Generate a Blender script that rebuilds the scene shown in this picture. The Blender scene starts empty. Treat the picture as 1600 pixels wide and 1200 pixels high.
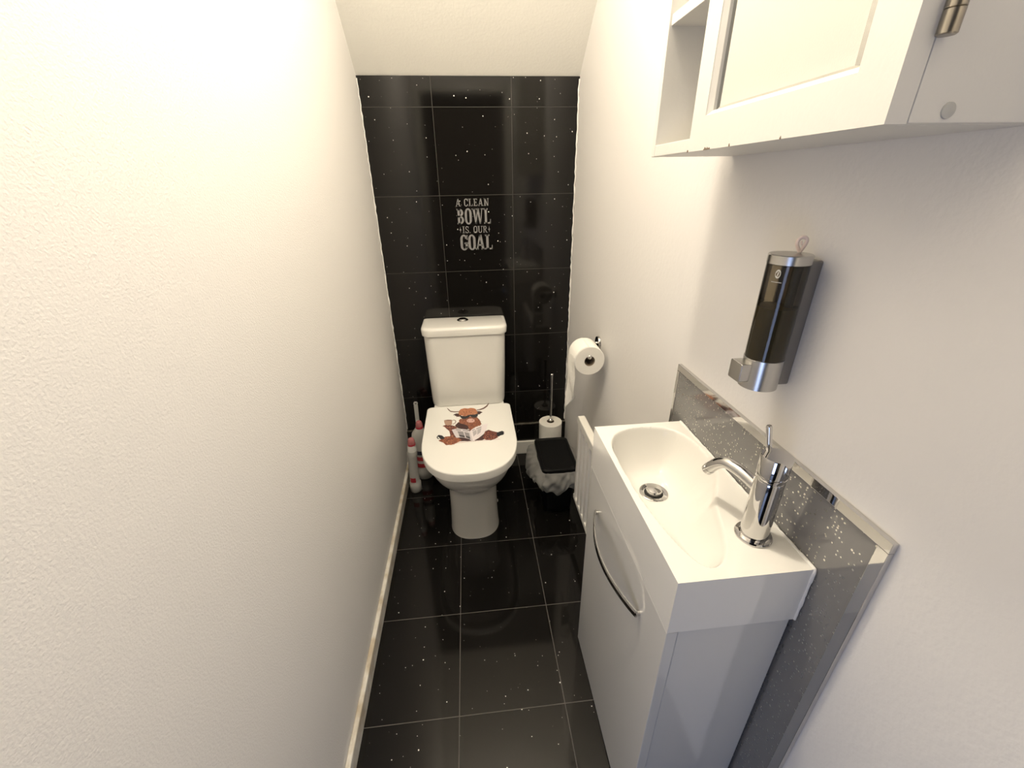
import bpy, bmesh, math, random
from mathutils import Vector, Matrix
sc = bpy.context.scene
PI = math.pi
col = sc.collection

# ------------------------------------------------------------------ camera
F, YAW, PITCH, ROLL = 652.6, 0.09366, 0.44795, -0.0174
fw = Vector((math.sin(YAW)*math.cos(PITCH), math.cos(YAW)*math.cos(PITCH), -math.sin(PITCH)))
rt = Vector((math.cos(YAW), -math.sin(YAW), 0)); up = rt.cross(fw)
rt2 = rt*math.cos(ROLL) + up*math.sin(ROLL); up2 = -rt*math.sin(ROLL) + up*math.cos(ROLL)
cd = bpy.data.cameras.new('camera'); cam = bpy.data.objects.new('camera', cd); col.objects.link(cam)
cd.sensor_fit = 'HORIZONTAL'; cd.sensor_width = 36.0; cd.lens = 36.0*F/1600.0; cd.clip_start = 0.01
cam.matrix_world = Matrix(((rt2.x, up2.x, -fw.x, 0.0194), (rt2.y, up2.y, -fw.y, -0.6642), (rt2.z, up2.z, -fw.z, 1.3423), (0, 0, 0, 1)))
sc.camera = cam

# ------------------------------------------------------------------ world, lights, exposure
w = bpy.data.worlds.new('world'); sc.world = w; w.use_nodes = True
w.node_tree.nodes['Background'].inputs[0].default_value = (0.6, 0.68, 1.0, 1)
w.node_tree.nodes['Background'].inputs[1].default_value = 0.05
def lamp(name, kind, loc, energy, color, **kw):
    l = bpy.data.lights.new(name, kind); l.energy = energy; l.color = color
    for k, v in kw.items(): setattr(l, k, v)
    o = bpy.data.objects.new(name, l); o.location = loc; col.objects.link(o); return o
lamp('ceiling_bulb', 'POINT', (0.06, 0.12, 2.25), 41, (1.0, 0.897, 0.735), shadow_soft_size=0.05)
hl = lamp('hallway_daylight', 'AREA', (-0.75, -1.75, 0.50), 9, (0.50, 0.63, 1.0), shape='RECTANGLE', size=0.6, size_y=0.9)
hl.rotation_euler = (Vector((0.52, -0.35, 0.45)) - Vector((-0.75, -1.75, 0.50))).to_track_quat('-Z', 'Y').to_euler()
hr = lamp('left_wall_fill', 'AREA', (0.85, -1.75, 1.1), 7.5, (0.82, 0.84, 1.0), shape='RECTANGLE', size=0.5, size_y=0.9)  # added neutral fill lamp, out of view, to brighten the lower left wall
hr.rotation_euler = (Vector((-0.36, -0.3, 0.6)) - Vector((0.85, -1.75, 1.1))).to_track_quat('-Z', 'Y').to_euler()
sc.view_settings.view_transform = 'Standard'; sc.view_settings.look = 'None'
sc.view_settings.exposure = 0.0; sc.view_settings.gamma = 1.0; sc.view_settings.use_curve_mapping = False

# ------------------------------------------------------------------ materials
def nm(name):
    m = bpy.data.materials.new(name); m.use_nodes = True
    return m, m.node_tree, m.node_tree.nodes['Principled BSDF']
def mat(name, c, rough=0.5, metal=0.0, bump=None, coat=0.0, spec=0.5, var=None):
    m, t, b = nm(name)
    b.inputs['Base Color'].default_value = (*c, 1); b.inputs['Roughness'].default_value = rough
    b.inputs['Metallic'].default_value = metal; b.inputs['Specular IOR Level'].default_value = spec; b.inputs['Coat Weight'].default_value = coat
    tc = t.nodes.new('ShaderNodeTexCoord')
    if bump:
        sc_, dist, det = bump
        n = t.nodes.new('ShaderNodeTexNoise'); n.inputs['Scale'].default_value = sc_; n.inputs['Detail'].default_value = det
        t.links.new(tc.outputs['Object'], n.inputs['Vector'])
        bp = t.nodes.new('ShaderNodeBump'); bp.inputs['Distance'].default_value = dist; bp.inputs['Strength'].default_value = 1
        t.links.new(n.outputs['Fac'], bp.inputs['Height']); t.links.new(bp.outputs['Normal'], b.inputs['Normal'])
    if var:
        c2, s2 = var
        n2 = t.nodes.new('ShaderNodeTexNoise'); n2.inputs['Scale'].default_value = s2; n2.inputs['Detail'].default_value = 5
        t.links.new(tc.outputs['Object'], n2.inputs['Vector'])
        r = t.nodes.new('ShaderNodeValToRGB'); r.color_ramp.elements[0].position = .4; r.color_ramp.elements[1].position = .65
        r.color_ramp.elements[0].color = (*c, 1); r.color_ramp.elements[1].color = (*c2, 1)
        t.links.new(n2.outputs['Fac'], r.inputs['Fac']); t.links.new(r.outputs['Color'], b.inputs['Base Color'])
    return m
def tile_mat(name, axes, x0, w_, y0, h_, base=(0.0045, 0.004, 0.0035), grout=(0.04, 0.037, 0.033)):
    """black sparkle tiles; axes = which object coordinates run along the tile's sides"""
    m, t, b = nm(name); N = t.nodes.new; L = t.links.new
    tc = N('ShaderNodeTexCoord'); sp = N('ShaderNodeSeparateXYZ'); L(tc.outputs['Object'], sp.inputs[0])
    def M(op, a, b_=None, c=None):
        n = N('ShaderNodeMath'); n.operation = op
        for i, v in enumerate((a, b_, c)):
            if v is None: continue
            if isinstance(v, (int, float)): n.inputs[i].default_value = v
            else: L(v, n.inputs[i])
        return n.outputs[0]
    u = M('DIVIDE', M('SUBTRACT', sp.outputs[axes[0]], x0), w_); v = M('DIVIDE', M('SUBTRACT', sp.outputs[axes[1]], y0), h_)
    du = M('MULTIPLY', M('ABSOLUTE', M('SUBTRACT', u, M('ROUND', u))), w_)
    dv = M('MULTIPLY', M('ABSOLUTE', M('SUBTRACT', v, M('ROUND', v))), h_)
    g = M('LESS_THAN', M('MINIMUM', du, dv), 0.0011)
    cm = N('ShaderNodeCombineXYZ'); L(sp.outputs[axes[0]], cm.inputs[0]); L(sp.outputs[axes[1]], cm.inputs[1])
    spark = None
    for sc_, rad, thr in ((17, 0.0021, 0.52), (44, 0.0010, 0.90)):
        vo = N('ShaderNodeTexVoronoi'); vo.voronoi_dimensions = '2D'; vo.inputs['Scale'].default_value = sc_
        L(cm.outputs[0], vo.inputs['Vector'])
        cs = N('ShaderNodeSeparateColor'); L(vo.outputs['Color'], cs.inputs[0])
        near = M('LESS_THAN', vo.outputs['Distance'], M('MULTIPLY', cs.outputs[1], rad*sc_))
        s = M('MULTIPLY', near, M('GREATER_THAN', cs.outputs[0], thr))
        spark = s if spark is None else M('MAXIMUM', spark, s)
    # slightly different tone for each tile
    wn = N('ShaderNodeTexWhiteNoise'); wn.noise_dimensions = '2D'; cf = N('ShaderNodeCombineXYZ')
    L(M('FLOOR', u), cf.inputs[0]); L(M('FLOOR', v), cf.inputs[1]); L(cf.outputs[0], wn.inputs['Vector'])
    def mix(f, a, b_):
        n = N('ShaderNodeMix'); n.data_type = 'RGBA'
        if isinstance(f, (int, float)): n.inputs[0].default_value = f
        else: L(f, n.inputs[0])
        for k, x in ((6, a), (7, b_)):
            if isinstance(x, tuple): n.inputs[k].default_value = (*x, 1)
            else: L(x, n.inputs[k])
        return n.outputs[2]
    c = mix(wn.outputs['Value'], base, tuple(k*1.7 for k in base))
    c = mix(spark, c, (0.95, 0.93, 0.88)); c = mix(g, c, grout)
    L(c, b.inputs['Base Color'])
    b.inputs['Specular IOR Level'].default_value = 0.34
    L(M('ADD', 0.08, M('MULTIPLY', g, 0.6)), b.inputs['Roughness'])
    bm_ = N('ShaderNodeBump'); bm_.inputs['Distance'].default_value = 0.0008; bm_.invert = True
    L(g, bm_.inputs['Height']); L(bm_.outputs['Normal'], b.inputs['Normal'])
    return m
def clear_mat(name, tint, gloss_c=(1, 1, 1), fac=0.15, rough=0.05, diffuse=None, dfac=0.0):
    m = bpy.data.materials.new(name); m.use_nodes = True; t = m.node_tree; t.nodes.clear(); N = t.nodes.new; L = t.links.new
    o = N('ShaderNodeOutputMaterial'); tr = N('ShaderNodeBsdfTransparent'); tr.inputs[0].default_value = (*tint, 1)
    gl = N('ShaderNodeBsdfGlossy'); gl.inputs[0].default_value = (*gloss_c, 1); gl.inputs['Roughness'].default_value = rough
    lw = N('ShaderNodeFresnel'); lw.inputs[0].default_value = 1.4
    mx = N('ShaderNodeMixShader'); L(lw.outputs[0], mx.inputs[0]); L(tr.outputs[0], mx.inputs[1]); L(gl.outputs[0], mx.inputs[2])
    last = mx.outputs[0]
    if diffuse:
        tcn = N('ShaderNodeTexCoord'); no = N('ShaderNodeTexNoise'); no.inputs['Scale'].default_value = 38; no.inputs['Detail'].default_value = 4; no.inputs['Distortion'].default_value = 1.5
        L(tcn.outputs['Object'], no.inputs['Vector']); bu = N('ShaderNodeBump'); bu.inputs['Distance'].default_value = .012; L(no.outputs['Fac'], bu.inputs['Height']); L(bu.outputs['Normal'], gl.inputs['Normal']); L(bu.outputs['Normal'], lw.inputs['Normal'])
        d = N('ShaderNodeBsdfTranslucent'); d.inputs[0].default_value = (*diffuse, 1)
        d2 = N('ShaderNodeBsdfDiffuse'); d2.inputs[0].default_value = (*diffuse, 1)
        a = N('ShaderNodeAddShader'); L(d.outputs[0], a.inputs[0]); L(d2.outputs[0], a.inputs[1])
        m2 = N('ShaderNodeMixShader'); m2.inputs[0].default_value = dfac; L(last, m2.inputs[1]); L(a.outputs[0], m2.inputs[2]); last = m2.outputs[0]
    L(last, o.inputs[0]); return m

M_wall = mat('painted_plaster', (0.75, 0.73, 0.705), 0.7, bump=(300, 0.0007, 3))
M_wall_smooth = mat('painted_plaster_smooth', (0.73, 0.71, 0.69), 0.62, bump=(90, 0.0006, 3))
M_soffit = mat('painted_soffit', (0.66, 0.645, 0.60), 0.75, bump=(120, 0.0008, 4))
M_gloss = mat('white_gloss_paint', (0.76, 0.74, 0.68), 0.35, bump=(60, 0.0004, 2))
M_scuff = mat('scuffed_gloss_paint', (0.76, 0.73, 0.66), 0.4, bump=(60, 0.0005, 2), var=((0.52, 0.45, 0.34), 22))
M_floor = tile_mat('black_sparkle_floor', (0, 1), -0.082, 0.30, 0.0, 0.311, grout=(0.12, 0.11, 0.10))
M_tile = tile_mat('black_sparkle_wall', (0, 2), -0.088, 0.305, 0.061, 0.3098)
M_cer = mat('white_ceramic', (0.79, 0.775, 0.735), 0.07, coat=0.3)
M_seat = mat('white_seat_plastic', (0.85, 0.84, 0.80), 0.16)
M_chrome = mat('chrome', (0.62, 0.61, 0.60), 0.05, 1.0)
M_satin = mat('satin_chrome', (0.50, 0.49, 0.47), 0.27, 1.0)
M_dark = mat('black_gap', (0.01, 0.01, 0.01), 0.6)
M_unit = mat('white_gloss_laminate', (0.66, 0.65, 0.62), 0.10, coat=0.3)
M_cab = mat('cabinet_paint', (0.68, 0.665, 0.63), 0.42, bump=(150, 0.0002, 2))
M_cab_side = mat('cabinet_panel', (0.70, 0.69, 0.67), 0.6, bump=(400, 0.0002, 2))
M_mirror = mat('mirror_glass', (0.90, 0.90, 0.87), 0.015, 1.0)
M_bevel = mat('mirror_bevel', (0.42, 0.42, 0.40), 0.03, 1.0)
M_steel = mat('brushed_steel', (0.36, 0.33, 0.28), 0.3, 1.0)
M_chip = mat('chipped_wood', (0.16, 0.11, 0.07), 0.8)
M_paper = mat('toilet_tissue', (0.88, 0.86, 0.80), 0.95, bump=(190, 0.0025, 2))
M_paper_end = mat('tissue_end', (0.80, 0.77, 0.70), 0.95, bump=(500, 0.0005, 2))
M_card = mat('cardboard_core', (0.22, 0.17, 0.12), 0.9)
M_rad = mat('radiator_enamel', (0.74, 0.72, 0.67), 0.3)
M_binp = mat('black_plastic', (0.004, 0.004, 0.004), 0.5, spec=0.18, bump=(500, 0.0003, 2))
M_bag = clear_mat('thin_bin_bag', (0.88, 0.88, 0.88), fac=0.2, rough=0.22, diffuse=(0.62, 0.61, 0.58), dfac=0.26)
M_bottle = mat('white_bottle_plastic', (0.50, 0.49, 0.46), 0.33)
M_bottle2 = mat('white_bottle_neck', (0.82, 0.81, 0.78), 0.3)
M_cap = mat('translucent_red_cap', (0.45, 0.16, 0.16), 0.25)
M_capring = mat('red_cap_ring', (0.42, 0.02, 0.04), 0.3)
M_redlab = mat('red_label', (0.45, 0.03, 0.045), 0.4)
M_blklab = mat('dark_label', (0.015, 0.015, 0.03), 0.4)
M_greyp = mat('grey_plastic', (0.45, 0.45, 0.43), 0.4)
M_bristle = mat('bristle', (0.7, 0.7, 0.7), 0.8)
M_tank = clear_mat('smoked_tank', (0.50, 0.46, 0.38), rough=0.04)
M_liquid = mat('olive_soap', (0.14, 0.12, 0.055), 0.4)
M_tube = mat('dark_tube', (0.006, 0.006, 0.006), 0.3)
M_pink = mat('pink_plastic', (0.74, 0.62, 0.58), 0.35)
M_print = mat('pale_print', (0.55, 0.54, 0.50), 0.5)
M_vinyl = mat('silver_vinyl', (0.21, 0.205, 0.205), 0.42, 0.0)
M_caulk = mat('white_sealant', (0.80, 0.79, 0.76), 0.5, bump=(120, 0.001, 3))
M_dust = mat('dusty_ledge', (0.03, 0.026, 0.02), 0.7, var=((0.16, 0.14, 0.11), 45))
def panel_mat():
    m, t, b = nm('grey_glitter_panel'); N = t.nodes.new; L = t.links.new
    tc = N('ShaderNodeTexCoord'); sp = N('ShaderNodeSeparateXYZ'); L(tc.outputs['Object'], sp.inputs[0])
    cm = N('ShaderNodeCombineXYZ'); L(sp.outputs[1], cm.inputs[0]); L(sp.outputs[2], cm.inputs[1])
    spark = None
    for sc_, thr, rad in ((150, 0.74, 0.20), (75, 0.72, 0.13)):
        vo = N('ShaderNodeTexVoronoi'); vo.voronoi_dimensions = '2D'; vo.inputs['Scale'].default_value = sc_; L(cm.outputs[0], vo.inputs['Vector'])
        cs = N('ShaderNodeSeparateColor'); L(vo.outputs['Color'], cs.inputs[0])
        a = N('ShaderNodeMath'); a.operation = 'LESS_THAN'; L(vo.outputs['Distance'], a.inputs[0]); a.inputs[1].default_value = rad
        g = N('ShaderNodeMath'); g.operation = 'GREATER_THAN'; L(cs.outputs[0], g.inputs[0]); g.inputs[1].default_value = thr
        p = N('ShaderNodeMath'); p.operation = 'MULTIPLY'; L(a.outputs[0], p.inputs[0]); L(g.outputs[0], p.inputs[1])
        if spark is None: spark = p.outputs[0]
        else:
            q = N('ShaderNodeMath'); q.operation = 'MAXIMUM'; L(spark, q.inputs[0]); L(p.outputs[0], q.inputs[1]); spark = q.outputs[0]
    mx = N('ShaderNodeMix'); mx.data_type = 'RGBA'; L(spark, mx.inputs[0])
    mx.inputs[6].default_value = (0.17, 0.165, 0.16, 1); mx.inputs[7].default_value = (0.68, 0.66, 0.60, 1)
    L(mx.outputs[2], b.inputs['Base Color']); L(spark, b.inputs['Metallic'])
    ro = N('ShaderNodeMath'); ro.operation = 'MULTIPLY_ADD'; L(spark, ro.inputs[0]); ro.inputs[1].default_value = 0.16; ro.inputs[2].default_value = 0.09
    L(ro.outputs[0], b.inputs['Roughness']); b.inputs['Coat Weight'].default_value = 0.5
    return m
M_panel = panel_mat()

# ------------------------------------------------------------------ helpers (all shapes are given in world metres)
ORG = {}
def empty(name, loc, label, cat, group=None):
    o = bpy.data.objects.new(name, None); col.objects.link(o); o.location = loc; o.empty_display_size = .05
    o['label'] = label; o['category'] = cat
    if group: o['group'] = group
    ORG[o.name] = Vector(loc); return o
def finish(name, bm, m, parent=None, smooth=30, bevel=0, seg=3, origin=None, label=None):
    org = ORG[parent.name] if parent else Vector(origin or (0, 0, 0))
    bmesh.ops.remove_doubles(bm, verts=bm.verts, dist=1e-6)
    bmesh.ops.translate(bm, verts=bm.verts, vec=-org)
    bmesh.ops.recalc_face_normals(bm, faces=bm.faces)
    me = bpy.data.meshes.new(name); bm.to_mesh(me); bm.free()
    for k in (m if isinstance(m, (list, tuple)) else [m]): me.materials.append(k)
    if smooth:
        me.shade_smooth(); me.set_sharp_from_angle(angle=math.radians(smooth))
    o = bpy.data.objects.new(name, me); col.objects.link(o)
    if parent: o.parent = parent
    else: o.location = org
    ORG[o.name] = org
    if bevel:
        b = o.modifiers.new('bevel', 'BEVEL'); b.width = bevel; b.segments = seg; b.limit_method = 'ANGLE'; b.angle_limit = math.radians(40)
        b.harden_normals = False
    if label: o['label'] = label
    return o
def tag(o, label, cat, group=None):
    o['label'] = label; o['category'] = cat
    if group: o['group'] = group
    return o
def struct(o): o['kind'] = 'structure'; return o
def box(bm, x0, x1, y0, y1, z0, z1, mi=0):
    v = [bm.verts.new(p) for p in ((x0,y0,z0),(x1,y0,z0),(x1,y1,z0),(x0,y1,z0),(x0,y0,z1),(x1,y0,z1),(x1,y1,z1),(x0,y1,z1))]
    for f in ((0,3,2,1),(4,5,6,7),(0,1,5,4),(1,2,6,5),(2,3,7,6),(3,0,4,7)):
        bm.faces.new([v[i] for i in f]).material_index = mi
def loft(bm, rings, cap=True, mi=0):
    R_ = [[bm.verts.new(p) for p in r] for r in rings]; n = len(R_[0])
    for a, b in zip(R_, R_[1:]):
        for i in range(n):
            bm.faces.new((a[i], a[(i+1) % n], b[(i+1) % n], b[i])).material_index = mi
    if cap:
        bm.faces.new(R_[0][::-1]).material_index = mi; bm.faces.new(R_[-1]).material_index = mi
    return R_
def frame_(d):
    d = Vector(d).normalized(); a = Vector((0, 0, 1)) if abs(d.z) < .9 else Vector((1, 0, 0))
    u = d.cross(a).normalized(); return u, d.cross(u).normalized()
def lathe(bm, prof, c=(0, 0, 0), axis=(0, 0, 1), n=40, mi=0, cap=True):
    """prof = [(radius, distance along axis)]"""
    u, v = frame_(axis); ax = Vector(axis).normalized(); c = Vector(c)
    rings = [[c + ax*h + (u*math.cos(2*PI*i/n) + v*math.sin(2*PI*i/n))*max(r, 1e-5) for i in range(n)] for r, h in prof]
    loft(bm, rings, cap, mi)
def tube(bm, path, r, n=16, mi=0, cap=True):
    P = [Vector(p) for p in path]; rings = []; pu = None
    for i, p in enumerate(P):
        d = (P[min(i+1, len(P)-1)] - P[max(i-1, 0)]).normalized()
        if pu is None: u, v = frame_(d)
        else:
            u = (pu - d*pu.dot(d)).normalized(); v = d.cross(u)
        pu = u; rr = r[i] if isinstance(r, (list, tuple)) else r
        rings.append([p + (u*math.cos(2*PI*k/n) + v*math.sin(2*PI*k/n))*rr for k in range(n)])
    loft(bm, rings, cap, mi)
def spline(pts, k=8, closed=False):
    P = [Vector(p) for p in pts]; n = len(P); out = []
    rng = range(n) if closed else range(n-1)
    for i in rng:
        if closed: a, b, c, d = P[(i-1) % n], P[i], P[(i+1) % n], P[(i+2) % n]
        else: a, b, c, d = P[max(i-1, 0)], P[i], P[i+1], P[min(i+2, n-1)]
        for j in range(k):
            t = j/k
            out.append(0.5*((2*b) + (-a+c)*t + (2*a-5*b+4*c-d)*t*t + (-a+3*b-3*c+d)*t**3))
    if not closed: out.append(P[-1])
    return out
def rrect(cx, cy, hx, hy, r, n=6):
    """rounded rectangle outline in 2D, r = corner radius or 4 radii (+x+y, -x+y, -x-y, +x-y)"""
    rs = r if isinstance(r, (list, tuple)) else [r]*4; out = []
    for (sx, sy, a0), q in zip(((1, 1, 0), (-1, 1, 90), (-1, -1, 180), (1, -1, 270)), rs):
        for i in range(n+1):
            a = math.radians(a0 + 90*i/n); out.append((cx + sx*(hx-q) + q*math.cos(a), cy + sy*(hy-q) + q*math.sin(a)))
    return out
def fill2d(bm, pts, fn, thick, mi=0):
    """prism of a 2D outline; fn(u, v, w) maps to world, thickness along w"""
    a = [bm.verts.new(fn(u, v, 0)) for u, v in pts]; b = [bm.verts.new(fn(u, v, thick)) for u, v in pts]
    n = len(pts)
    for f in [b, a[::-1]] + [[a[i], a[(i+1) % n], b[(i+1) % n], b[i]] for i in range(n)]:
        try: bm.faces.new(f).material_index = mi
        except ValueError: pass

# ================================================================== the room
WX = lambda y: 0.527 if y < 0.3 else 0.527 - 0.044*(y-0.3)/0.956      # right wall leans in towards the back
LX, YB, YF, ZC = -0.357, 1.256, -0.80, 2.42
bm = bmesh.new(); box(bm, -1.0, 1.1, -2.6, 1.45, -0.05, 0.0); struct(finish('floor', bm, M_floor, smooth=0))
bm = bmesh.new(); box(bm, LX-0.08, LX, YF-0.1, 1.45, 0, ZC); struct(finish('wall_left', bm, M_wall, smooth=0))
bm = bmesh.new()
fill2d(bm, [(WX(0), YF-0.1), (WX(0), 0.3), (WX(1.256), 1.256), (WX(1.256)-.008, 1.45), (0.62, 1.45), (0.62, YF-0.1)], lambda u, v, w: (u, v, w), ZC)
struct(finish('wall_right', bm, M_wall_smooth, smooth=0))
bm = bmesh.new(); box(bm, LX, 0.6, YB, YB+0.10, 0, 1.7085); wb = struct(finish('wall_back', bm, M_tile, smooth=0))
# low tiled step that runs along the foot of the back wall, with its dusty top edge
bm = bmesh.new(); box(bm, LX, WX(1.25), YB-0.014, YB, 0.0, 0.178); struct(finish('trim_1', bm, M_tile, smooth=0))
bm = bmesh.new(); box(bm, LX, WX(1.25), YB-0.0145, YB, 0.178, 0.1815); struct(finish('trim_2', bm, M_dust, smooth=0, bevel=.0008))
bm = bmesh.new(); box(bm, LX, WX(1.24), YB-0.028, YB-0.014, 0.0, 0.078); struct(finish('baseboard_back', bm, M_gloss, smooth=0, bevel=.003))
# sloping soffit under the stairs, then the flat ceiling
bm = bmesh.new()
fill2d(bm, [(1.262, 1.709), (1.262-0.67, ZC), (1.40, ZC), (1.40, 1.709)], lambda u, v, w: (LX + w, u, v), 0.98)
struct(finish('wall_soffit', bm, M_soffit, smooth=0))
bm = bmesh.new(); box(bm, LX-0.1, 0.62, YF-0.1, 1.45, ZC, ZC+0.06); struct(finish('ceiling', bm, M_soffit, smooth=0))
bm = bmesh.new(); box(bm, LX, LX+0.0145, YF, YB-0.014, 0, 0.060); struct(finish('baseboard_left', bm, M_scuff, smooth=0, bevel=.004))
# ragged sealant beads in the corners of the tiled wall
def bead(name, x, z0, z1, sx, amp, seed):
    rnd = random.Random(seed); bm = bmesh.new(); n = 90
    pts = []; rad = []
    for i in range(n+1):
        z = z0 + (z1-z0)*i/n; pts.append((x + sx*rnd.uniform(0, amp), YB-0.0008, z)); rad.append(0.0016 + 0.0018*rnd.random()**3)
    tube(bm, pts, rad, 8); struct(finish(name, bm, M_caulk))
bead('trim_3', LX+0.001, 0.19, 1.70, 1, 0.0025, 3); bead('trim_4', WX(1.256)-0.001, 0.19, 1.70, -1, 0.003, 5)
# wall with the doorway behind the camera, and the dim hallway beyond
DX0, DX1, DZ = -0.30, 0.37, 2.0
bm = bmesh.new(); box(bm, LX, DX0-.03, YF-0.1, YF, 0, ZC); box(bm, DX1+.03, 0.527, YF-0.1, YF, 0, ZC); box(bm, DX0-.03, DX1+.03, YF-0.1, YF, DZ+.03, ZC)
struct(finish('wall_front', bm, M_wall_smooth, smooth=0))
bm = bmesh.new(); box(bm, DX0-.03, DX0, YF-.11, YF+.012, 0, DZ); box(bm, DX1, DX1+.05, YF-.11, YF+.012, 0, DZ); box(bm, DX0-.03, DX1+.05, YF-.11, YF+.012, DZ, DZ+.05)
struct(finish('door_1', bm, M_gloss, smooth=0, bevel=.003))
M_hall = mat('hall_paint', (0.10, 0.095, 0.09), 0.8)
bm = bmesh.new(); box(bm, -1.0, -0.92, -2.6, YF-.1, 0, ZC); box(bm, 1.02, 1.1, -2.6, YF-.1, 0, ZC); box(bm, -1.0, 1.1, -2.68, -2.6, 0, ZC)
box(bm, -0.92, LX-.08, YF-.18, YF-.1, 0, ZC); box(bm, 0.62, 1.02, YF-.18, YF-.1, 0, ZC)
struct(finish('wall_hallway', bm, M_hall, smooth=0))
bm = bmesh.new(); box(bm, -1.0, 1.1, -2.68, YF-.1, ZC, ZC+.06); struct(finish('ceiling_hallway', bm, M_hall, smooth=0))

# ================================================================== toilet
CX = -0.021
T = empty('toilet', (CX, 0.9, 0), 'white close-coupled toilet with its lid down standing against the black tiled wall', 'toilet')
def dsec(w_, yf, yb, L, z, r=0.02, n=2.42, cx=CX, N=36):
    """D-shaped outline: rounded towards the room, square at the back"""
    yj = yf + L; out = []
    for i in range(N+1):
        a = PI*i/N; c, s = math.cos(a), math.sin(a)
        out.append((cx - w_*math.copysign(abs(c)**(2/n), c), yj - L*abs(s)**(2/n), z))
    for k in range(1, 5): out.append((cx + w_, yj + (yb - r - yj)*k/4, z))
    for i in range(1, 7):
        a = math.radians(90*i/6); out.append((cx + w_ - r + r*math.cos(a), yb - r + r*math.sin(a), z))
    for k in range(1, 4): out.append((cx + (w_-r)*(1-2*k/4), yb, z))
    for i in range(0, 7):
        a = math.radians(90 + 90*i/6); out.append((cx - w_ + r + r*math.cos(a), yb - r + r*math.sin(a), z))
    for k in range(1, 4): out.append((cx - w_, yb - r - (yb - r - yj)*k/4, z))
    return out
bm = bmesh.new()
S = [(0.0, .104, .646, 1.19, .11), (.006, .103, .648, 1.19, .11), (.10, .100, .653, 1.19, .11), (.20, .100, .657, 1.19, .115), (.225, .101, .656, 1.19, .118), (.238, .104, .652, 1.20, .12),
     (.248, .112, .640, 1.20, .13), (.265, .124, .622, 1.215, .15), (.29, .141, .596, 1.23, .18), (.32, .155, .572, 1.24, .20), (.35, .163, .553, 1.245, .212), (.375, .166, .545, 1.248, .222), (.386, .167, .544, 1.248, .222), (.392, .164, .548, 1.246, .22)]
loft(bm, [dsec(w_, yf, yb, L, z) for z, w_, yf, yb, L in S]); finish('bowl', bm, M_cer, T, smooth=50)
bm = bmesh.new(); loft(bm, [dsec(w_, yf, 1.015, .226, z) for z, w_, yf in ((.3965, .164, .548), (.3975, .166, .546), (.406, .166, .546), (.4075, .164, .548))]); finish('seat', bm, M_seat, T, smooth=50)
bm = bmesh.new()
loft(bm, [dsec(w_, yf, yb, .236, z, r=.022) for z, w_, yf, yb in ((.3985, .183, .523, 1.018), (.3995, .1855, .520, 1.022), (.429, .1865, .518, 1.0225), (.4335, .1857, .5188, 1.0218), (.4347, .1838, .5208, 1.020), (.4353, .180, .525, 1.016))])
lid = finish('lid', bm, M_seat, T, smooth=60)
bm = bmesh.new()
for s in (-1, 1): lathe(bm, [(.012, 0), (.013, .002), (.013, .028), (.011, .030)], (CX + s*.11, 1.035, .391), n=20)
tube(bm, [(CX-.135, 1.030, .417), (CX+.135, 1.030, .417)], .009); finish('hinge', bm, M_seat, T)
def crect(hw, y0, y1, z, rf=.045, cx=CX):
    return [(x, y, z) for x, y in rrect(cx, (y0+y1)/2, hw, (y1-y0)/2, (.008, .008, rf, rf), 8)]
bm = bmesh.new(); loft(bm, [crect(.165, 1.105, 1.235, .391), crect(.171, 1.10, 1.238, .394), crect(.1735, 1.097, 1.24, .415), crect(.178, 1.092, 1.243, .58), crect(.181, 1.088, 1.245, .744)]); finish('cistern', bm, M_cer, T, smooth=50)
bm = bmesh.new(); loft(bm, [crect(.181, 1.090, 1.248, .7445), crect(.188, 1.082, 1.250, .746), crect(.1895, 1.080, 1.251, .770), crect(.188, 1.082, 1.250, .777), crect(.184, 1.087, 1.248, .7815), crect(.176, 1.096, 1.243, .7835)]); finish('cistern_lid', bm, M_cer, T, smooth=60)
bm = bmesh.new(); lathe(bm, [(.026, 0), (.026, .003), (.024, .0045), (.0215, .0045), (.0215, .003), (.0205, .003), (.0205, .006), (.018, .0085), (.008, .0095), (0, .0097)], (CX-.006, 1.190, .7833), n=40)
fb = finish('flush_button', bm, M_chrome, T)
for s in (-1, 1):
    bm = bmesh.new(); lathe(bm, [(.008, 0), (.008, .004), (.005, .008), (0, .009)], (CX + s*.0995, .83, .035), (s, 0, 0), n=16); finish('bolt_cap', bm, M_seat, T)
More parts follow.
